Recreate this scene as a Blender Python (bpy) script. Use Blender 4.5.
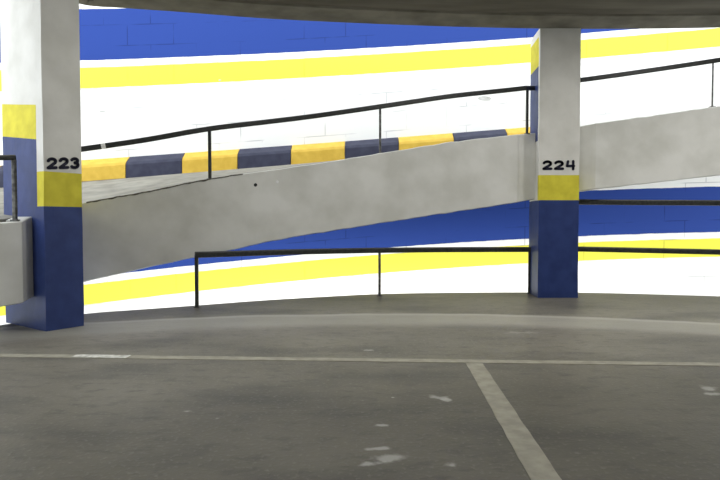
import bpy, bmesh, math, random
import numpy as np
from mathutils import Vector, noise

random.seed(4)
for o in list(bpy.data.objects):
    bpy.data.objects.remove(o)
scn = bpy.context.scene
col = scn.collection

# ------------------------------------------------------------------ camera
EYE = 1.4
cd = bpy.data.cameras.new('camera')
cd.lens = 28.0
cd.sensor_width = 36.0
cd.clip_end = 200
cam = bpy.data.objects.new('camera', cd)
cam.location = (0, 0, EYE)
cam.rotation_euler = (math.radians(90 - 1.84), 0, 0)
col.objects.link(cam)
scn.camera = cam

# ------------------------------------------------------------------ sky and exposure
world = bpy.data.worlds.new('sky')
scn.world = world
world.use_nodes = True
wn = world.node_tree.nodes
wn['Background'].inputs['Color'].default_value = (0.93, 0.97, 1.0, 1)
wn['Background'].inputs['Strength'].default_value = 3.0
scn.view_settings.view_transform = 'Standard'
scn.view_settings.look = 'None'
scn.view_settings.exposure = 0.0
scn.view_settings.gamma = 1.0
scn.view_settings.use_curve_mapping = False

DECK_FILL_W = 60.0      # unseen lamps added on the deck ceiling as interior fill
RAMP_FILL_W = 52.0      # unseen lamps added under the deck edge to brighten the lower wall

# ------------------------------------------------------------------ materials
def mat(name, rough=0.8, spec=0.3):
    m = bpy.data.materials.new(name)
    m.use_nodes = True
    b = m.node_tree.nodes['Principled BSDF']
    b.inputs['Roughness'].default_value = rough
    b.inputs['Specular IOR Level'].default_value = spec
    return m, m.node_tree.nodes, m.node_tree.links, b

def noise_mix(nt, links, c1, c2, scale=4.0, detail=6, lo=0.35, hi=0.65, vec=None, stretch=None):
    """colour socket: c1 and c2 blended by object-space noise"""
    tc = nt.new('ShaderNodeTexCoord')
    src = tc.outputs['Object'] if vec is None else vec
    if stretch:
        mp = nt.new('ShaderNodeMapping')
        mp.inputs['Scale'].default_value = stretch
        links.new(src, mp.inputs['Vector'])
        src = mp.outputs['Vector']
    n = nt.new('ShaderNodeTexNoise')
    n.inputs['Scale'].default_value = scale
    n.inputs['Detail'].default_value = detail
    links.new(src, n.inputs['Vector'])
    mr = nt.new('ShaderNodeMapRange')
    mr.inputs['From Min'].default_value = lo
    mr.inputs['From Max'].default_value = hi
    links.new(n.outputs['Fac'], mr.inputs['Value'])
    mx = nt.new('ShaderNodeMix')
    mx.data_type = 'RGBA'
    links.new(mr.outputs['Result'], mx.inputs['Factor'])
    for i, c in ((6, c1), (7, c2)):
        if isinstance(c, (tuple, list)):
            mx.inputs[i].default_value = (*c, 1)
        else:
            links.new(c, mx.inputs[i])
    return mx.outputs[2], n

def bump(nt, links, b, height, strength=0.2, dist=0.02):
    bp = nt.new('ShaderNodeBump')
    bp.inputs['Strength'].default_value = strength
    bp.inputs['Distance'].default_value = dist
    links.new(height, bp.inputs['Height'])
    links.new(bp.outputs['Normal'], b.inputs['Normal'])

def simple(name, c1, c2, scale=5, rough=0.8, spec=0.3, bs=0.15, bd=0.01, metal=0.0, stretch=None):
    m, nt, lk, b = mat(name, rough, spec)
    b.inputs['Metallic'].default_value = metal
    s, n = noise_mix(nt, lk, c1, c2, scale, stretch=stretch)
    lk.new(s, b.inputs['Base Color'])
    if bs:
        bump(nt, lk, b, n.outputs['Fac'], bs, bd)
    return m

WHITE = (0.87, 0.87, 0.85)
YEL = (0.84, 0.80, 0.085)
BLU = (0.022, 0.058, 0.285)
M = {}
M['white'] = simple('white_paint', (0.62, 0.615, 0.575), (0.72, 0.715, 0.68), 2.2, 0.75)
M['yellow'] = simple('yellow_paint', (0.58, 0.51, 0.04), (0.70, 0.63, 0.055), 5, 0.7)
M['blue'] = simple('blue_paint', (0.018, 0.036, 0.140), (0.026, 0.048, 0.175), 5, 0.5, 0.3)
M['beam'] = simple('parapet_paint', (0.60, 0.60, 0.56), (0.74, 0.74, 0.71), 1.6, 0.85)
M['kerb_yellow'] = simple('kerb_yellow_paint', (0.60, 0.39, 0.05), (0.68, 0.46, 0.07), 6, 0.6)
M['kerb_dark'] = simple('kerb_dark_paint', (0.030, 0.033, 0.062), (0.044, 0.048, 0.082), 6, 0.6)
M['concrete'] = simple('raw_concrete', (0.20, 0.19, 0.165), (0.29, 0.28, 0.24), 3, 0.9, bs=0.3)
M['rim'] = simple('rim_concrete', (0.13, 0.122, 0.095), (0.20, 0.188, 0.15), 2.5, 0.9, bs=0.3)
M['rail'] = simple('black_rail_paint', (0.012, 0.014, 0.013), (0.03, 0.032, 0.03), 20, 0.45, 0.5, 0.05)
M['post'] = simple('worn_post_paint', (0.03, 0.03, 0.03), (0.16, 0.16, 0.15), 14, 0.5, 0.5, 0.05)
M['ink'] = simple('number_paint', (0.010, 0.010, 0.028), (0.018, 0.018, 0.04), 30, 0.6, bs=0)
M['line'] = simple('parking_line_paint', (0.27, 0.255, 0.20), (0.36, 0.34, 0.27), 9, 0.55, bs=0.1)
M['lit_line'] = simple('glare_line_paint', (0.42, 0.41, 0.36), (0.75, 0.74, 0.68), 14, 0.5, bs=0.1)  # lit stretch of the line, glare put into the colour
M['hole'] = simple('dark_hole', (0.01, 0.01, 0.01), (0.02, 0.02, 0.02), 30, bs=0)
M['crack'] = simple('crack_grime', (0.05, 0.045, 0.035), (0.16, 0.15, 0.13), 25, bs=0)
M['cap'] = simple('white_cap', (0.85, 0.85, 0.85), (0.9, 0.9, 0.9), 30, bs=0)
M['smudge'] = simple('grey_patch', (0.45, 0.45, 0.43), (0.62, 0.62, 0.60), 12, bs=0)

# ceiling concrete: shutter board streaks
m, nt, lk, b = mat('ceiling_concrete', 0.9)
s1, n1 = noise_mix(nt, lk, (0.10, 0.092, 0.070), (0.165, 0.153, 0.120), 0.9, 5, stretch=(0.5, 3.0, 1))
s2, n2 = noise_mix(nt, lk, s1, (0.085, 0.078, 0.060), 1.6, 7, 0.5, 0.75, stretch=(0.35, 2.2, 1))
lk.new(s2, b.inputs['Base Color'])
bump(nt, lk, b, n1.outputs['Fac'], 0.35, 0.05)
M['ceiling'] = m

# block wall, hand painted bands; uv = (metres along, metres above the yellow band's lower edge)
m, nt, lk, b = mat('banded_block_wall', 0.7, 0.2)
uv = nt.new('ShaderNodeUVMap'); uv.uv_map = 'UVMap'
sep = nt.new('ShaderNodeSeparateXYZ'); lk.new(uv.outputs['UV'], sep.inputs[0])
nz = nt.new('ShaderNodeTexNoise'); nz.inputs['Scale'].default_value = 3.0; nz.inputs['Detail'].default_value = 5
lk.new(uv.outputs['UV'], nz.inputs['Vector'])
wob = nt.new('ShaderNodeMath'); wob.operation = 'MULTIPLY_ADD'
lk.new(nz.outputs['Fac'], wob.inputs[0]); wob.inputs[1].default_value = 0.03
lk.new(sep.outputs['Y'], wob.inputs[2])
mr = nt.new('ShaderNodeMapRange')
mr.inputs['From Min'].default_value = -2; mr.inputs['From Max'].default_value = 3
lk.new(wob.outputs[0], mr.inputs['Value'])
cr = nt.new('ShaderNodeValToRGB'); cr.color_ramp.interpolation = 'CONSTANT'
els = cr.color_ramp.elements
els[0].position = 0; els[0].color = (*WHITE, 1)
els[1].position = (0.015 + 2) / 5; els[1].color = (*YEL, 1)
for v, c in ((0.465, WHITE), (0.625, BLU), (1.745, WHITE)):
    e = els.new((v + 2) / 5); e.color = (*c, 1)
lk.new(mr.outputs['Result'], cr.inputs['Fac'])
br = nt.new('ShaderNodeTexBrick')
br.inputs['Scale'].default_value = 1.0
br.inputs['Brick Width'].default_value = 0.98
br.inputs['Row Height'].default_value = 0.46
br.inputs['Mortar Size'].default_value = 0.012
br.inputs['Mortar Smooth'].default_value = 0.2
br.inputs['Color1'].default_value = (1, 1, 1, 1); br.inputs['Color2'].default_value = (0.9, 0.9, 0.9, 1)
br.inputs['Mortar'].default_value = (0, 0, 0, 1)
lk.new(uv.outputs['UV'], br.inputs['Vector'])
n3 = nt.new('ShaderNodeTexNoise'); n3.inputs['Scale'].default_value = 1.3
lk.new(uv.outputs['UV'], n3.inputs['Vector'])
ms = nt.new('ShaderNodeMapRange'); ms.inputs['From Min'].default_value = 0.5; ms.inputs['From Max'].default_value = 0.62
lk.new(n3.outputs['Fac'], ms.inputs['Value'])
jm = nt.new('ShaderNodeMath'); jm.operation = 'MULTIPLY'
lk.new(br.outputs['Fac'], jm.inputs[0]); lk.new(ms.outputs['Result'], jm.inputs[1])
jf = nt.new('ShaderNodeMath'); jf.operation = 'MULTIPLY'
lk.new(jm.outputs[0], jf.inputs[0]); jf.inputs[1].default_value = 0.45
mx = nt.new('ShaderNodeMix'); mx.data_type = 'RGBA'; mx.blend_type = 'MULTIPLY'
lk.new(jf.outputs[0], mx.inputs['Factor']); lk.new(cr.outputs['Color'], mx.inputs[6])
mx.inputs[7].default_value = (0.25, 0.25, 0.3, 1)
lk.new(mx.outputs[2], b.inputs['Base Color'])
bump(nt, lk, b, br.outputs['Color'], 0.12, 0.004)
M['wall'] = m

# floor concrete: blotches, darker near bays, a paler arc, white splashes
m, nt, lk, b = mat('floor_concrete', 0.46, 0.35)
tc = nt.new('ShaderNodeTexCoord')
P = tc.outputs['Object']
s1, n1 = noise_mix(nt, lk, (0.140, 0.128, 0.098), (0.215, 0.198, 0.158), 0.55, 8, 0.35, 0.68)
s2, n2 = noise_mix(nt, lk, s1, (0.078, 0.073, 0.062), 1.1, 9, 0.48, 0.74, stretch=(0.6, 1.4, 1))
sA, nA = noise_mix(nt, lk, s2, (0.075, 0.07, 0.058), 7, 8, 0.52, 0.85, stretch=(0.8, 1.5, 1))
s3, n3 = noise_mix(nt, lk, sA, (0.30, 0.285, 0.25), 30, 4, 0.56, 0.90)
def math_n(op, a, bb=None, c=None):
    n = nt.new('ShaderNodeMath'); n.operation = op
    for i, v in enumerate((a, bb, c)):
        if v is None: continue
        if isinstance(v, (int, float)): n.inputs[i].default_value = v
        else: lk.new(v, n.inputs[i])
    return n.outputs[0]
def ramp01(v, a, c):
    n = nt.new('ShaderNodeMapRange'); n.interpolation_type = 'SMOOTHSTEP'
    n.inputs['From Min'].default_value = a; n.inputs['From Max'].default_value = c
    lk.new(v, n.inputs['Value']); return n.outputs['Result']
# distorted position
nd = nt.new('ShaderNodeTexNoise'); nd.inputs['Scale'].default_value = 0.8; nd.inputs['Detail'].default_value = 4
lk.new(P, nd.inputs['Vector'])
vs = nt.new('ShaderNodeVectorMath'); vs.operation = 'DISTANCE'
lk.new(P, vs.inputs[0]); vs.inputs[1].default_value = (0.5, -4.0, 0)
rr = math_n('MULTIPLY_ADD', nd.outputs['Fac'], 0.30, vs.outputs['Value'])
band = math_n('MULTIPLY', ramp01(rr, 11.45, 11.95), math_n('SUBTRACT', 1.0, ramp01(rr, 12.62, 12.72)))
edge = math_n('MULTIPLY', ramp01(rr, 12.48, 12.58), math_n('SUBTRACT', 1.0, ramp01(rr, 12.66, 12.74)))
bf = math_n('MULTIPLY', band, 0.5)
mb = nt.new('ShaderNodeMix'); mb.data_type = 'RGBA'
lk.new(bf, mb.inputs['Factor']); lk.new(s3, mb.inputs[6]); mb.inputs[7].default_value = (0.40, 0.385, 0.33, 1)
me = nt.new('ShaderNodeMix'); me.data_type = 'RGBA'
lk.new(math_n('MULTIPLY', edge, 0.3), me.inputs['Factor']); lk.new(mb.outputs[2], me.inputs[6]); me.inputs[7].default_value = (0.5, 0.48, 0.42, 1)
cur = me.outputs[2]
# darker uneven tone over the near bays, stronger to the right
sy_ = nt.new('ShaderNodeSeparateXYZ'); lk.new(P, sy_.inputs[0])
yy = math_n('MULTIPLY_ADD', nd.outputs['Fac'], 2.4, sy_.outputs['Y'])
xx = math_n('MULTIPLY_ADD', sy_.outputs['X'], 0.09, 0.62)
near_dark = math_n('MULTIPLY', math_n('SUBTRACT', 1.0, ramp01(yy, 4.8, 7.6)), xx)
md = nt.new('ShaderNodeMix'); md.data_type = 'RGBA'; md.blend_type = 'MULTIPLY'
lk.new(near_dark, md.inputs['Factor']); lk.new(cur, md.inputs[6]); md.inputs[7].default_value = (0.44, 0.43, 0.38, 1)
cur = md.outputs[2]
# white paint splashes: (x, y, half width, half depth, turn)
nsp = nt.new('ShaderNodeTexNoise'); nsp.inputs['Scale'].default_value = 9; nsp.inputs['Detail'].default_value = 3
lk.new(P, nsp.inputs['Vector'])
for (sx, sy, a_, b_, t_) in ((0.17, 3.28, 0.13, 0.07, 0.3), (0.05, 3.20, 0.10, 0.035, 0.4), (0.11, 3.42, 0.09, 0.03, 0.1),
                             (0.62, 4.43, 0.10, 0.07, 0.0), (0.68, 4.36, 0.06, 0.05, 0.6), (0.53, 3.18, 0.045, 0.05, 0.2),
                             (0.10, 6.08, 0.07, 0.05, 0), (0.26, 4.43, 0.02, 0.02, 0), (0.14, 3.82, 0.05, 0.03, 0),
                             (2.93, 4.68, 0.09, 0.10, 0.3), (2.90, 4.52, 0.09, 0.05, 0), (-1.28, 4.1, 0.04, 0.03, 0),
                             (-1.02, 3.95, 0.04, 0.03, 0.4), (2.05, 7.05, 0.35, 0.09, 0)):
    mp = nt.new('ShaderNodeMapping'); mp.vector_type = 'TEXTURE'
    mp.inputs['Location'].default_value = (sx, sy, 0)
    mp.inputs['Rotation'].default_value = (0, 0, t_)
    mp.inputs['Scale'].default_value = (a_, b_, 1)
    lk.new(P, mp.inputs['Vector'])
    ln = nt.new('ShaderNodeVectorMath'); ln.operation = 'LENGTH'; lk.new(mp.outputs[0], ln.inputs[0])
    d = math_n('MULTIPLY_ADD', nsp.outputs['Fac'], 2.6, ln.outputs['Value'])
    f = math_n('MULTIPLY', math_n('SUBTRACT', 1.0, ramp01(d, 1.5, 2.3)), 0.45 if a_ < 0.3 else 0.15)
    mm = nt.new('ShaderNodeMix'); mm.data_type = 'RGBA'
    lk.new(f, mm.inputs['Factor']); lk.new(cur, mm.inputs[6]); mm.inputs[7].default_value = (0.62, 0.61, 0.57, 1)
    cur = mm.outputs[2]
lk.new(cur, b.inputs['Base Color'])
bump(nt, lk, b, n3.outputs['Fac'], 0.25, 0.01)
M['floor'] = m

# ------------------------------------------------------------------ helpers
def link(name, bm, mats, parent=None, smooth=False):
    me = bpy.data.meshes.new(name)
    bmesh.ops.recalc_face_normals(bm, faces=bm.faces)
    bm.to_mesh(me); bm.free()
    for x in (mats if isinstance(mats, (list, tuple)) else [mats]):
        me.materials.append(x)
    if smooth:
        for p in me.polygons: p.use_smooth = True
    o = bpy.data.objects.new(name, me)
    col.objects.link(o)
    if parent is not None:
        o.parent = parent
        o.location = -Vector(parent.location)     # meshes are written in world metres
    return o

def thing(name, label, cat, loc=(0, 0, 0), group=None):
    o = bpy.data.objects.new(name, None)
    o.empty_display_size = 0.2
    o.location = loc
    col.objects.link(o)
    o['label'] = label; o['category'] = cat
    if group: o['group'] = group
    return o

def tag(o, label, cat, group=None):
    o['label'] = label; o['category'] = cat
    if group: o['group'] = group
    return o

def struct(o):
    o['kind'] = 'structure'
    return o

def prism(bm, poly, z0, z1):
    """poly: (x, y) list; z0, z1 numbers or functions of (x, y)"""
    f0 = z0 if callable(z0) else (lambda x, y: z0)
    f1 = z1 if callable(z1) else (lambda x, y: z1)
    lo = [bm.verts.new((x, y, f0(x, y))) for x, y in poly]
    hi = [bm.verts.new((x, y, f1(x, y))) for x, y in poly]
    n = len(poly)
    fs = [bm.faces.new(lo[::-1]), bm.faces.new(hi)]
    for i in range(n):
        fs.append(bm.faces.new((lo[i], lo[(i + 1) % n], hi[(i + 1) % n], hi[i])))
    return fs

def sweep(bm, path, prof_fn, closed_ends=True):
    """rings of points along a path; prof_fn(i) -> list of Vector"""
    rings = [[bm.verts.new(p) for p in prof_fn(i)] for i in range(len(path))]
    k = len(rings[0])
    for a, b_ in zip(rings[:-1], rings[1:]):
        for j in range(k):
            bm.faces.new((a[j], a[(j + 1) % k], b_[(j + 1) % k], b_[j]))
    if closed_ends:
        bm.faces.new(rings[0][::-1]); bm.faces.new(rings[-1])

def bar(bm, pts, w, h=None, round_=0.3):
    """tube of rounded rectangular section w x h along pts"""
    h = h or w
    pts = [Vector(p) for p in pts]
    def ring(i):
        a = pts[max(0, i - 1)]; c = pts[min(len(pts) - 1, i + 1)]
        t = (c - a).normalized()
        up = Vector((0, 0, 1)) if abs(t.z) < 0.9 else Vector((0, 1, 0))
        s = t.cross(up).normalized(); u = s.cross(t).normalized()
        r = min(w, h) * round_
        out = []
        for cx, cy, a0 in ((1, 1, 0), (-1, 1, 90), (-1, -1, 180), (1, -1, 270)):
            for k in range(3):
                an = math.radians(a0 + 45 * k)
                out.append(pts[i] + s * (cx * (w / 2 - r) + r * math.cos(an)) + u * (cy * (h / 2 - r) + r * math.sin(an)))
        return out
    sweep(bm, pts, ring)

def interp_fit(pts, deg=3):
    xs, zs = zip(*pts)
    c = np.polyfit(xs, zs, deg)
    return lambda x: float(np.polyval(c, x))

# ------------------------------------------------------------------ the ramp's lines
def inner_y(x):                     # inner edge of the ramp between the columns
    return 10.5 - (x - 4.3) ** 2 / 44.0
def wall_y(x):                      # outer wall
    return 13.8 - (x - 5.9) ** 2 / 100.0
_top = [(-4.37, 1.70), (-3.48, 1.89), (-2.6, 2.12), (-.88, 2.41), (.36, 2.64), (1.7, 2.88), (3.2, 3.06), (4.1, 3.2), (6.7, 3.55), (10, 4.0)]
_bot = [(-4.37, .45), (-2.98, .767), (-2.31, .895), (-1.4, 1.10), (-.23, 1.283), (1.1, 1.49), (2.7, 1.725), (3.2, 1.81), (4.1, 1.98), (6.7, 2.27), (10, 2.72)]
def knots(pts):                     # straight spans with softened joints
    xs_, zs_ = zip(*pts)
    return lambda x: float(np.mean([np.interp(x + d, xs_, zs_) for d in (-.35, -.15, 0, .15, .35)]))
beam_top = knots([(-4.9, 1.58)] + _top + [(12, 4.27)])
beam_bot = knots([(-4.9, .33)] + _bot + [(12, 3.0)])
yl_up = interp_fit([(-6.1, 4.30), (-4.1, 4.52), (1.45, 5.0), (4.17, 5.28), (5.5, 5.40), (8.8, 5.63)], 2)
yl_lo = interp_fit([(-4.1, -.24), (-5.9, -.44), (-.02, .125), (3.93, .34), (8.8, .54)], 2)
def lin_ext(f, a, c):               # keep the fits straight outside the measured span
    def g(x):
        if x < a: return f(a) + (x - a) * (f(a + .5) - f(a)) / .5
        if x > c: return f(c) + (x - c) * (f(c) - f(c - .5)) / .5
        return f(x)
    return g
yl_up = lin_ext(yl_up, -6.3, 9); yl_lo = lin_ext(yl_lo, -6, 9)
KT, KH = 1.55, 0.44                 # kerb top below the yellow band, kerb height
def kerb_top(x): return yl_up(x) - KT
def deck_out(x): return kerb_top(x) - KH

# inner edge line of the deck (x, y, z) running left to right, with the piece beyond the left column
inner = [(-7.2, 3.2, 1.10), (-6.3, 4.5, 1.22), (-5.5, 5.6, 1.32), (-4.9, 6.6, 1.38), (-4.62, 7.3, 1.44), (-4.5, 8.1, 1.55)]
xs = np.linspace(-4.37, 10, 40)
inner += [(float(x), inner_y(float(x)) + 0.22, beam_top(float(x)) - 0.01) for x in xs]
outx = list(np.linspace(-16, -7.4, 6)) + list(np.linspace(-6.9, 11.5, 40))

# ------------------------------------------------------------------ outer wall, upper and lower turn
def wall_mesh(name, yl, zlo, zhi):
    bm = bmesh.new(); uvl = bm.loops.layers.uv.new('UVMap')
    X = [-22 + i * 0.4 for i in range(int(38 / 0.4) + 1)]
    pts = []; s = 0; prev = None
    for x in X:
        y = wall_y(x)
        if prev: s += math.hypot(x - prev[0], y - prev[1])
        prev = (x, y); pts.append((x, y, s))
    vs = [[(bm.verts.new((x, y + dy, f(x))), (q, f(x) - yl(x))) for f, dy in ((zlo, 0), (zhi, 0), (zhi, .25), (zlo, .25))] for x, y, q in pts]
    for a, c in zip(vs[:-1], vs[1:]):
        for j in range(4):
            k = (j + 1) % 4
            f = bm.faces.new((a[j][0], c[j][0], c[k][0], a[k][0]))
            for lp, d in zip(f.loops, (a[j], c[j], c[k], a[k])):
                lp[uvl].uv = d[1]
    return struct(link(name, bm, M['wall']))
wall_mesh('wall_outer', yl_up, lambda x: deck_out(x) - 0.30, lambda x: yl_up(x) + 2.6)
wall_mesh('wall_outer_lower', yl_lo, lambda x: yl_lo(x) - 2.3, lambda x: deck_out(x) - 0.301)

# ramp deck (upper turn): a banked slab between the parapet and the wall
def deck(name, inn, out_fn, thick, m):
    bm = bmesh.new()
    n = len(inn)
    rows = []
    for i, (x, y, z) in enumerate(inn):
        ox = outx[i]; oy = wall_y(ox) + 0.02; oz = out_fn(ox)
        row = []
        for k in range(7):
            t = k / 6
            row.append((x + (ox - x) * t, y + (oy - y) * t, z + (oz - z) * t))
        rows.append((row, row[::-1]))
    rings = []
    for top, rev in rows:
        rings.append([bm.verts.new(p) for p in top] + [bm.verts.new((a, b_, c - thick)) for a, b_, c in rev])
    k = len(rings[0])
    for a, c in zip(rings[:-1], rings[1:]):
        for j in range(k):
            bm.faces.new((a[j], a[(j + 1) % k], c[(j + 1) % k], c[j]))
    bm.faces.new(rings[0][::-1]); bm.faces.new(rings[-1])
    return struct(link(name, bm, m))
deck('ramp_deck', inner, deck_out, 0.28, M['concrete'])
lower_in = [(x, y + 0.9, z - 4.9) for x, y, z in inner]
deck('ramp_deck_lower', lower_in, lambda x: yl_lo(x) - 2.0, 0.28, M['concrete'])

# ------------------------------------------------------------------ parking deck floor
arc = [(-6.9, 2.6), (-6.2, 4.4), (-5.5, 6.2), (-4.95, 7.45), (-4.2, 8.5), (-3.5, 8.93), (-2.75, 9.36), (-1.8, 9.93), (-.7, 10.45), (.39, 10.86),
       (1.4, 11.02), (2.4, 11.09), (3.35, 11.12), (4.3, 11.08), (5.4, 10.88), (6.8, 10.50), (8.2, 9.95), (9.6, 9.2), (11.5, 7.9), (14, 5.5)]
def smooth_line(p, n=5):
    out = []
    for i in range(len(p) - 1):
        p0 = p[max(0, i - 1)]; p1 = p[i]; p2 = p[i + 1]; p3 = p[min(len(p) - 1, i + 2)]
        for k in range(n):
            t = k / n
            out.append(tuple(0.5 * (2 * p1[j] + (p2[j] - p0[j]) * t + (2 * p0[j] - 5 * p1[j] + 4 * p2[j] - p3[j]) * t * t + (3 * p1[j] - p0[j] - 3 * p2[j] + p3[j]) * t ** 3) for j in (0, 1)))
    out.append(p[-1])
    return out
edge_line = smooth_line(arc)
bm = bmesh.new()
prism(bm, edge_line[::-1] + [(-6.9, -8), (14, -8)], -0.3, 0.0)
struct(link('floor', bm, M['floor']))

# ceiling slab; its edge follows the ramp, with a shallow down-stand rim
CZ = 4.92
cedge = [(-5.7, 2.0), (-5.2, 5.0), (-4.95, 7.0), (-4.8, 8.2), (-4.55, 9.13), (-3.9, 9.33), (-3.04, 9.50), (-1.5, 9.83), (.72, 10.12), (2.5, 10.27),
         (4.3, 10.33), (6.6, 10.25), (8.5, 9.95), (10.5, 9.4), (14, 8.0)]
ce = smooth_line(cedge)
bm = bmesh.new()
prism(bm, ce[::-1] + [(-5.7, -8), (14, -8)], CZ + 0.03, CZ + 0.40)
struct(link('ceiling', bm, M['ceiling']))
bm = bmesh.new()
def rim_ring(i):
    a = Vector((*ce[max(0, i - 1)], 0)); c = Vector((*ce[min(len(ce) - 1, i + 1)], 0))
    t = (c - a).normalized(); nrm = Vector((t.y, -t.x, 0))      # towards the deck
    p = Vector((*ce[i], 0))
    return [p + Vector((0, 0, CZ)), p + nrm * .62 + Vector((0, 0, CZ)), p + nrm * .66 + Vector((0, 0, CZ + .06)), p + Vector((0, 0, CZ + .06))]
sweep(bm, ce, rim_ring)
struct(link('trim_1', bm, M['rim']))

# the deck's far walls, behind and beside the camera; left one added to hold back skylight
for nm, poly in (('wall_light_block', [(-7.2, -8.3), (-6.9, -8.3), (-6.9, 1.5), (-7.2, 1.5)]),
                 ('wall_back', [(-6.9, -8.3), (14, -8.3), (14, -8), (-6.9, -8)]),
                 ('wall_right', [(14, -8), (14.3, -8), (14.3, 5.5), (14, 5.5)])):
    bm = bmesh.new(); prism(bm, poly, 0, CZ + .03)
    struct(link(nm, bm, M['white']))

# ------------------------------------------------------------------ painted lines on the floor
def strip(pts, w, seed=0):
    bm = bmesh.new()
    L = []
    n = len(pts)
    for i, (x, y) in enumerate(pts):
        a = Vector(pts[max(0, i - 1)]); c = Vector(pts[min(n - 1, i + 1)])
        t = (c - a).normalized(); nr = Vector((-t.y, t.x))
        j1 = noise.noise(Vector((x * 5, y * 5, seed))) * .006; j2 = noise.noise(Vector((x * 5, y * 5, seed + 9))) * .006
        p = Vector((x, y)) + nr * (w / 2 + j1); q = Vector((x, y)) - nr * (w / 2 + j2)
        L.append([bm.verts.new((*p, .004)), bm.verts.new((*q, .004)), bm.verts.new((*q, 0)), bm.verts.new((*p, 0))])
    for a, c in zip(L[:-1], L[1:]):
        for j in range(4):
            bm.faces.new((a[j], a[(j + 1) % 4], c[(j + 1) % 4], c[j]))
    bm.faces.new(L[0][::-1]); bm.faces.new(L[-1])
    return bm
def seg(a, c, n=60):
    return [(a[0] + (c[0] - a[0]) * i / n, a[1] + (c[1] - a[1]) * i / n) for i in range(n + 1)]
ln = link('parking_line', strip(seg((-4.3, 5.86), (5.5, 5.36), 150), .13, 1), M['line'])
tag(ln, 'long thin pale line painted across the concrete floor from left to right', 'parking line')
pa = link('glare_patch', strip(seg((-2.98, 5.793), (-2.40, 5.763), 16), .12, 4), M['lit_line'], ln)  # glare from the left, painted as a paler stretch
pa.location.z += .004
pa['label'] = 'glare of light painted on the line'
l2 = link('parking_line', strip(seg((1.13, 5.50), (.89, .4), 90), .165, 2), M['line'])
tag(l2, 'broad pale parking bay line running from the cross line towards the viewer', 'parking line')

# ------------------------------------------------------------------ columns
def digit(ch):
    arc_ = lambda cx, cy, rx, ry, a0, a1, n=10: [(cx + rx * math.cos(math.radians(a0 + (a1 - a0) * i / n)), cy + ry * math.sin(math.radians(a0 + (a1 - a0) * i / n))) for i in range(n + 1)]
    if ch == '2': return [arc_(.5, .70, .38, .26, 165, -35) + [(.10, .05)], [(.10, .05), (.92, .05)]]
    if ch == '3': return [arc_(.45, .74, .34, .22, 150, -80), arc_(.45, .28, .38, .26, 85, -150)]
    if ch == '4': return [[(.22, .98), (.12, .40), (.86, .40)], [(.78, 1.0), (.78, 0.0)]]
def number(text, O, ux, un, size, width, parent, tilt=0):
    """strokes on a vertical face: O lower-left corner, ux along the face, un outward"""
    bm = bmesh.new()
    up = Vector((0, 0, 1)); sw = size * .245
    step = width / len(text); dw = step * .80
    for i, ch in enumerate(text):
        for poly in digit(ch):
            P2 = [Vector((i * step + p[0] * dw, p[1] * (size - sw) + sw / 2)) for p in poly]
            def w(p): return O + ux * p.x + up * (p.y + tilt * p.x) + un * .003
            for a, c in zip(P2[:-1], P2[1:]):
                d = (c - a)
                if d.length < 1e-6: continue
                nn = Vector((-d.y, d.x)).normalized() * sw / 2
                v = [bm.verts.new(w(q)) for q in (a + nn, a - nn, c - nn, c + nn)]
                v2 = [bm.verts.new(x.co - un * .006) for x in v]
                bm.faces.new(v); bm.faces.new(v2[::-1])
                for k in range(4): bm.faces.new((v[k], v[(k + 1) % 4], v2[(k + 1) % 4], v2[k]))
            for a in P2:
                v = [bm.verts.new(w(a + Vector((math.cos(t * math.pi / 5), math.sin(t * math.pi / 5))) * sw / 2)) for t in range(10)]
                v2 = [bm.verts.new(x.co - un * .006) for x in v]
                bm.faces.new(v); bm.faces.new(v2[::-1])
                for k in range(10): bm.faces.new((v[k], v[(k + 1) % 10], v2[(k + 1) % 10], v2[k]))
    return link('number', bm, M['ink'], parent)

def column(label, foot, front_bands, side_bands, strip_w, ztop, loc, slope=0.0):
    """foot: front-left, front-right, back-right, back-left. The front and the near strip of
    the left side carry the deck's bands, the rest of the left side the ramp's bands."""
    t = thing('concrete_column', label, 'column', loc)
    bm = bmesh.new()
    fl, fr, brk, bl = [Vector(p) for p in foot]
    sp = fl + (bl - fl) * strip_w
    def face_stack(a, c, bands, sl=0.0):
        zs = [0] + [z for z, _ in bands]
        n = max(1, int((c - a).length / .12))
        for (z0, (z1, mi)) in zip(zs[:-1], bands):
            nz_ = max(1, int((z1 - z0) / .25))
            for k in range(nz_):
                za = z0 + (z1 - z0) * k / nz_; zb = z0 + (z1 - z0) * (k + 1) / nz_
                for i in range(n):
                    p = a + (c - a) * i / n; q = a + (c - a) * (i + 1) / n
                    def zz(t, z): return z + (0 if z < .01 or z > bands[-1][0] - .01 else sl * (1 - t))
                    t0, t1 = i / n, (i + 1) / n
                    f = bm.faces.new([bm.verts.new((*p, zz(t0, za))), bm.verts.new((*q, zz(t1, za))), bm.verts.new((*q, zz(t1, zb))), bm.verts.new((*p, zz(t0, zb)))])
                    f.material_index = mi
    face_stack(fl, fr, front_bands)
    face_stack(sp, fl, front_bands)
    face_stack(bl, sp, side_bands, slope)
    face_stack(fr, brk, front_bands)
    face_stack(brk, bl, side_bands)
    bmesh.ops.remove_doubles(bm, verts=bm.verts, dist=1e-4)
    # worn, hand-cast corners
    for v in bm.verts:
        n_ = noise.noise_vector(v.co * 3.1) * .007
        v.co.x += n_.x; v.co.y += n_.y
    link('shaft', bm, [M['blue'], M['yellow'], M['white']], t)
    return t
TOP = CZ + .02
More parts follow.
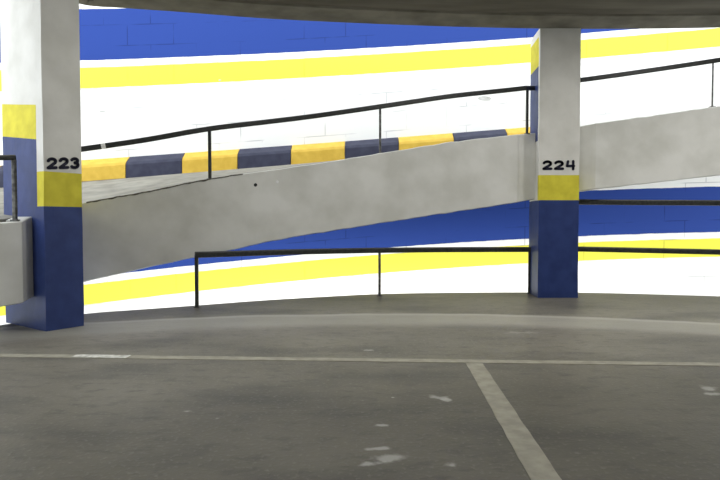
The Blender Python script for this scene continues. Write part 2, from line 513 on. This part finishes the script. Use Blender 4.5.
# column 224
c224 = column('white column numbered 224 with yellow band and blue base, beneath the concrete ceiling edge',
              [(3.28, 10.3), (4.02, 10.3), (4.04, 11.05), (3.335, 11.05)],
              [(1.80, 0), (2.26, 1), (TOP, 2)],
              [(1.80, 0), (2.9, 2), (4.27, 0), (4.80, 1), (TOP, 2)], .13, TOP, (3.66, 10.65, 0))
number('224', Vector((3.345, 10.294, 2.345)), Vector((1, 0, 0)), Vector((0, -1, 0)), .19, .64, c224)
# column 223
F = Vector((-4.012, 7.12)); ang = math.radians(55)
R_ = F + Vector((math.cos(ang), math.sin(ang))) * .495
BL = F + Vector((-math.sin(ang), math.cos(ang))) * 1.12
BR = Vector((-4.42, 8.86))
c223 = column('nearer column numbered 223 at the left, dark blue lower half below a yellow band',
              [tuple(F), tuple(R_), tuple(BR), tuple(BL)],
              [(1.60, 0), (2.045, 1), (CZ + .5, 2)],
              [(2.46, 0), (2.90, 1), (CZ + .5, 2)], .15, TOP, (-4.2, 7.8, 0), slope=.12)
ux = Vector((math.cos(ang), math.sin(ang), 0)); un = Vector((math.sin(ang), -math.cos(ang), 0))
number('223', Vector((*F, 2.062)) + ux * .045 + un * .007, ux, un, .165, .45, c223, tilt=.10)

# ------------------------------------------------------------------ ramp parapets
def parapet(name_label, pts, thick, loc):
    """pts: (x, y, ztop, zbottom) of the inner face, running left to right"""
    bm = bmesh.new()
    n = len(pts)
    def ring(i):
        x, y, zt, zb = pts[i]
        a = Vector(pts[max(0, i - 1)][:2]); c = Vector(pts[min(n - 1, i + 1)][:2])
        t = (c - a).normalized(); nr = Vector((-t.y, t.x)) * thick
        j = noise.noise(Vector((x * 4, 1, 2))) * .012 + noise.noise(Vector((x * 13, 5, 2))) * .006
        k = noise.noise(Vector((x * 4, 8, 2))) * .012 + noise.noise(Vector((x * 13, 7, 2))) * .006
        zt += j; zb += k
        return [Vector((x, y, zb + .012)), Vector((x, y, zt - .012)), Vector((x + nr.x * .06, y + nr.y * .06, zt)),
                Vector((x + nr.x, y + nr.y, zt)), Vector((x + nr.x, y + nr.y, zb)), Vector((x + nr.x * .06, y + nr.y * .06, zb))]
    sweep(bm, pts, ring)
    o = link('ramp_parapet', bm, M['beam'])
    tag(o, name_label, 'parapet')
    return o
def pp(x, dy=0): return (x, inner_y(x) + dy, beam_top(x), beam_bot(x))
mid = [pp(float(x)) for x in np.linspace(-4.37, 2.93, 60)] + [pp(2.97, .03), pp(3.32, .13)]
par_mid = parapet('long off-white parapet of the ramp rising between the columns numbered 223 and 224', mid, .25, None)
right = [pp(4.02, .16), pp(4.34, .03)] + [pp(float(x)) for x in np.linspace(4.40, 10, 46)]
par_r = parapet('off-white ramp parapet at the right, rising away from the column numbered 224', right, .25, None)
left = [(-7.0, 3.2, 1.12, .10), (-6.3, 4.3, 1.22, .18), (-5.6, 5.3, 1.30, .25), (-5.0, 6.16, 1.36, .30), (-4.455, 6.93, 1.395, .35), (-4.30, 7.12, 1.41, .37), (-4.275, 7.31, 1.47, .42)]
ll = []
for a, c in zip(left[:-1], left[1:]):
    for k in range(5): ll.append(tuple(a[j] + (c[j] - a[j]) * k / 5 for j in range(4)))
ll.append(left[-1])
par_l = parapet('short off-white parapet end butting into the left column at the frame edge', ll, .25, None)

def disc(name, x, z, r, m, parent):
    bm = bmesh.new()
    y = inner_y(x)
    bmesh.ops.create_cone(bm, cap_ends=True, segments=14, radius1=r, radius2=r * .8, depth=.02)
    for v in bm.verts: v.co = Vector((x + v.co.x, y - .002 - v.co.z * .5, z + v.co.y))
    o = link(name, bm, m, parent); return o
disc('drilled_hole', -1.80, EYE + 37 * 9.65 / 560, .032, M['hole'], par_mid)['label'] = 'small black hole'
disc('plug', -1.44, EYE + 40 * 9.75 / 560, .026, M['cap'], par_mid)['label'] = 'small white plug'

# ragged dark joint along the top edge of the middle parapet where the deck meets it
bm = bmesh.new()
J = []
for x in np.linspace(-4.3, -2.0, 90):
    x = float(x); w = .010 + .016 * max(0, noise.noise(Vector((x * 9, 3, 1))) + .25) * (1.0 if x < -2.5 else .6)
    y = inner_y(x) - .006
    z = beam_top(x) + noise.noise(Vector((x * 4, 1, 2))) * .012 + noise.noise(Vector((x * 13, 5, 2))) * .006 - .004
    J.append([bm.verts.new((x, y, z - w)), bm.verts.new((x, y, z + .006)), bm.verts.new((x, y + .02, z + .008)), bm.verts.new((x, y + .02, z - w))])
for a, c in zip(J[:-1], J[1:]):
    for j in range(4): bm.faces.new((a[j], a[(j + 1) % 4], c[(j + 1) % 4], c[j]))
bm.faces.new(J[0][::-1]); bm.faces.new(J[-1])
link('joint', bm, M['crack'], par_mid)['label'] = 'ragged dark crack line'

# ------------------------------------------------------------------ kerb at the foot of the outer wall
kt = thing('painted_kerb', 'kerb painted in yellow and dark blocks along the foot of the ramp wall', 'kerb', (0, wall_y(0), deck_out(0)))
bnd = []
for px in (127.5, 183.5, 238.5, 291.5, 345, 398.5, 453, 506):
    r = (px - 360) / 560
    x = r * 13
    for _ in range(20): x = r * (wall_y(x) - .2)
    bnd.append(x)
step = (bnd[-1] - bnd[0]) / 7
bnd = [bnd[0] - step * k for k in range(8, 0, -1)] + bnd + [bnd[-1] + step * k for k in range(1, 2)]
for i, (a, c) in enumerate(zip(bnd[:-1], bnd[1:])):
    bm = bmesh.new()
    P_ = [a + .006 + (c - a - .012) * k / 6 for k in range(7)]
    def ring(k):
        x = P_[k]; y = wall_y(x); zb = deck_out(x) - .05; zt = kerb_top(x)
        q = noise.noise(Vector((x * 3, 0, 0))) * .01
        return [Vector((x, y + .02, zb)), Vector((x, y - .27, zb)), Vector((x, y - .26 + q, zt - .20)), Vector((x, y - .235 + q, zt - .14)), Vector((x, y - .03, zt)), Vector((x, y + .02, zt))]
    sweep(bm, P_, ring)
    o = link('kerb_block', bm, M['kerb_yellow'] if i % 2 == 1 else M['kerb_dark'], kt)
    o['label'] = 'yellow painted block' if i % 2 == 1 else 'dark painted block'

# small grey marks on the white wall
def wall_mark(px, py, w, h, m):
    r = (px - 360) / 560; x = r * 13
    for _ in range(20): x = r * wall_y(x)
    y = wall_y(x); z = EYE + (222 - py) * y / 560
    bm = bmesh.new(); n = 8
    pts = [(x + w / 2 * math.cos(t / n * 2 * math.pi) * (1 + .3 * random.random()), z + h / 2 * math.sin(t / n * 2 * math.pi) * (1 + .4 * random.random())) for t in range(n)]
    f0 = [bm.verts.new((a, wall_y(a) - .004, c)) for a, c in pts]; f1 = [bm.verts.new((a, wall_y(a) + .002, c)) for a, c in pts]
    bm.faces.new(f0); bm.faces.new(f1[::-1])
    for k in range(n): bm.faces.new((f0[k], f0[(k + 1) % n], f1[(k + 1) % n], f1[k]))
    return link('scuff_mark', bm, m, bpy.data.objects['wall_outer'])
wall_mark(484, 99.5, .30, .10, M['smudge'])
wall_mark(104.5, 112.5, .10, .03, M['smudge'])
wall_mark(221, 81.5, .05, .03, M['smudge'])

# ------------------------------------------------------------------ railings
def railing(label, rail_pts, posts, loc, rw=.05, rh=.085, feet=True):
    t = thing('handrail', label, 'railing', loc)
    bm = bmesh.new(); bar(bm, rail_pts, rw, rh); link('rail', bm, M['rail'], t)
    for p in posts:
        x, y, z0, z1 = p[:4]; w = p[4] if len(p) > 4 else .04
        bm = bmesh.new(); bar(bm, [(x, y, z0 - .01), (x, y, (z0 + z1) / 2), (x, y, z1)], w, w * .8); 
        po = link('post', bm, p[5] if len(p) > 5 else M['post'], t)
        if feet:
            bm = bmesh.new(); prism(bm, [(x - .045, y - .035), (x + .045, y - .035), (x + .045, y + .035), (x - .045, y + .035)], z0 - .012, z0 + .012)
            f = link('foot_plate', bm, M['post'], po)
            f.location = (0, 0, 0)
    return t
def rail_pt(x, dy=.07): return (x, inner_y(x) + dy, beam_top(x) + .85)
def up_post(x, w=.035, m=None, dy=.07):
    return (x, inner_y(x) + dy, beam_top(x), beam_top(x) + .83, w, m or M['post'])
ru = railing('black handrail on top of the sloping parapet between the two numbered columns',
             [rail_pt(float(x)) for x in np.linspace(-4.5, 3.10, 30)] + [(3.30, inner_y(3.3) + .22, beam_top(3.3) + .855)],
             [up_post(-2.54, .055, M['rail']), up_post(.365, .042), up_post(3.14, .05, M['rail'], .12)],
             (-.6, inner_y(-.6), beam_top(-.6)))
bm = bmesh.new(); bar(bm, [rail_pt(-4.12), rail_pt(-4.06)], .062, .088); link('sleeve', bm, M['cap'], ru)['label'] = 'white joint tape'
railing('black handrail climbing the parapet to the right of the column numbered 224',
        [(4.03, inner_y(4.03) + .3, beam_top(4.03) + .9)] + [rail_pt(float(x)) for x in np.linspace(4.35, 10, 20)],
        [up_post(6.53, .028), up_post(9.4, .028)], (6.5, inner_y(6.5), beam_top(6.5)))
railing('short dark handrail end on the parapet left of the column numbered 223',
        [(-7.0, 3.55, 1.9), (-5.9, 5.15, 2.02), (-4.95, 6.45, 2.13), (-4.385, 7.15, 2.22)],
        [(-4.395, 7.14, 1.42, 2.19, .055), (-6.3, 4.57, 1.24, 1.97, .05)], (-5, 6.5, 1.4), .06, .065)
# at the edge of the parking deck
RZ = .865
low = [(-2.69, 9.12), (-2.4, 9.28), (-1.6, 9.78), (-.7, 10.22), (.37, 10.58), (1.6, 10.80), (2.6, 10.88), (3.34, 10.90)]
lp = smooth_line(low, 6)
railing('low black handrail along the floor edge between the two numbered columns',
        [(x, y, RZ) for x, y in lp],
        [(-2.67, 9.13, 0, RZ - .01, .06, M['rail']), (.37, 10.58, 0, RZ - .02, .05), (3.305, 10.90, 0, RZ - .02, .05, M['rail'])], (.4, 10.5, 0), .07, .10)
lowr = smooth_line([(4.02, 10.75), (5.0, 10.65), (6.0, 10.5), (7.0, 10.28), (8.5, 9.6), (10, 8.6)], 6)
railing('low black handrail along the floor edge to the right of the column numbered 224',
        [(x, y, RZ + .02 - (x - 4) * .016) for x, y in lowr],
        [(6.78, 10.33, 0, RZ - .02, .036), (9.2, 9.15, 0, RZ - .08, .036)], (6.5, 10.4, 0), .07, .10)
bm = bmesh.new()
bar(bm, [(x, y + .12, 1.79 - (x - 4) * .012) for x, y in lowr], .07, .105)
for x, y in ((6.78, 10.45), (9.2, 9.27)):
    bar(bm, [(x, y, 1.75), (x, y, beam_bot(x) + .06 if x < 9 else 2.6)], .025)
tag(link('pipe', bm, M['rail']), 'dark horizontal pipe under the right parapet, above the low handrail', 'pipe')

# ------------------------------------------------------------------ added fill lamps, all out of view
def lamp(name, label, x, y, z, rz, watts, L=1.5, group=None, color=(1, .98, .93), tilt=0):
    t = thing(name, label, 'lamp', (x, y, z), group)
    t.rotation_euler = (tilt, 0, rz)
    for nm, prof, m in (('housing', [(-.08, 0), (.08, 0), (.05, -.05), (-.05, -.05)], M['white']),
                        ('diffuser', [(-.04, -.05), (.04, -.05), (.025, -.075), (-.025, -.075)], M['tube'])):
        bm = bmesh.new()
        sweep(bm, [0, 1], lambda i: [Vector(((-L / 2 if i == 0 else L / 2), a, c)) for a, c in prof])
        o = link(nm, bm, m, t); o.location = (0, 0, 0)
    ld = bpy.data.lights.new('fill_light', 'AREA'); ld.shape = 'RECTANGLE'; ld.size = L; ld.size_y = .12
    ld.energy = watts; ld.color = color
    lo = bpy.data.objects.new('fill_light', ld); lo.parent = t; lo.location = (0, 0, -.085)
    col.objects.link(lo)
m, nt, lk, b = mat('fill_diffuser', .4)
b.inputs['Base Color'].default_value = (.9, .9, .88, 1)
b.inputs['Emission Color'].default_value = (1, .98, .93, 1); b.inputs['Emission Strength'].default_value = 6
M['tube'] = m
for i, (x, y, k) in enumerate(((-1.2, 6.4, .8), (2.2, 7.2, 1.15), (6.4, 7.2, 2.1), (-1.6, .8, .25), (2.2, .8, .2), (6.4, .8, .2), (-1.6, -4, .3), (2.2, -4, .2), (6.4, -4, .2))):  # unseen lamps added to light the parapets, columns and far floor
    row = ('nearest the ramp', 'in the middle row over the bays', 'in the row by the back wall')[i // 3]
    side = ('left', 'middle', 'right')[i % 3]
    lamp('fill_lamp', 'added fill lamp on the deck ceiling, %s one %s' % (side, row), x, y, CZ + .03, 0, DECK_FILL_W * k, 1.5, 'added fill lamps on the deck ceiling')
ORD = ('first', 'second', 'third', 'fourth', 'fifth', 'sixth', 'last')
for i, (x, y) in enumerate(((-4.1, 8.2), (-2.4, 9.25), (-.6, 10.2), (1.6, 10.75), (3.8, 10.8), (6.0, 10.4), (8.2, 9.6))):  # unseen lamps added to brighten the lower ramp wall
    lamp('fill_lamp', 'added fill lamp under the deck edge above the lower ramp, %s from the left' % ORD[i], x, y, -.42, math.atan2(inner_y(x + .5) - inner_y(x - .5), 1), RAMP_FILL_W, 1.5, 'added fill lamps under the deck edge', tilt=.9)
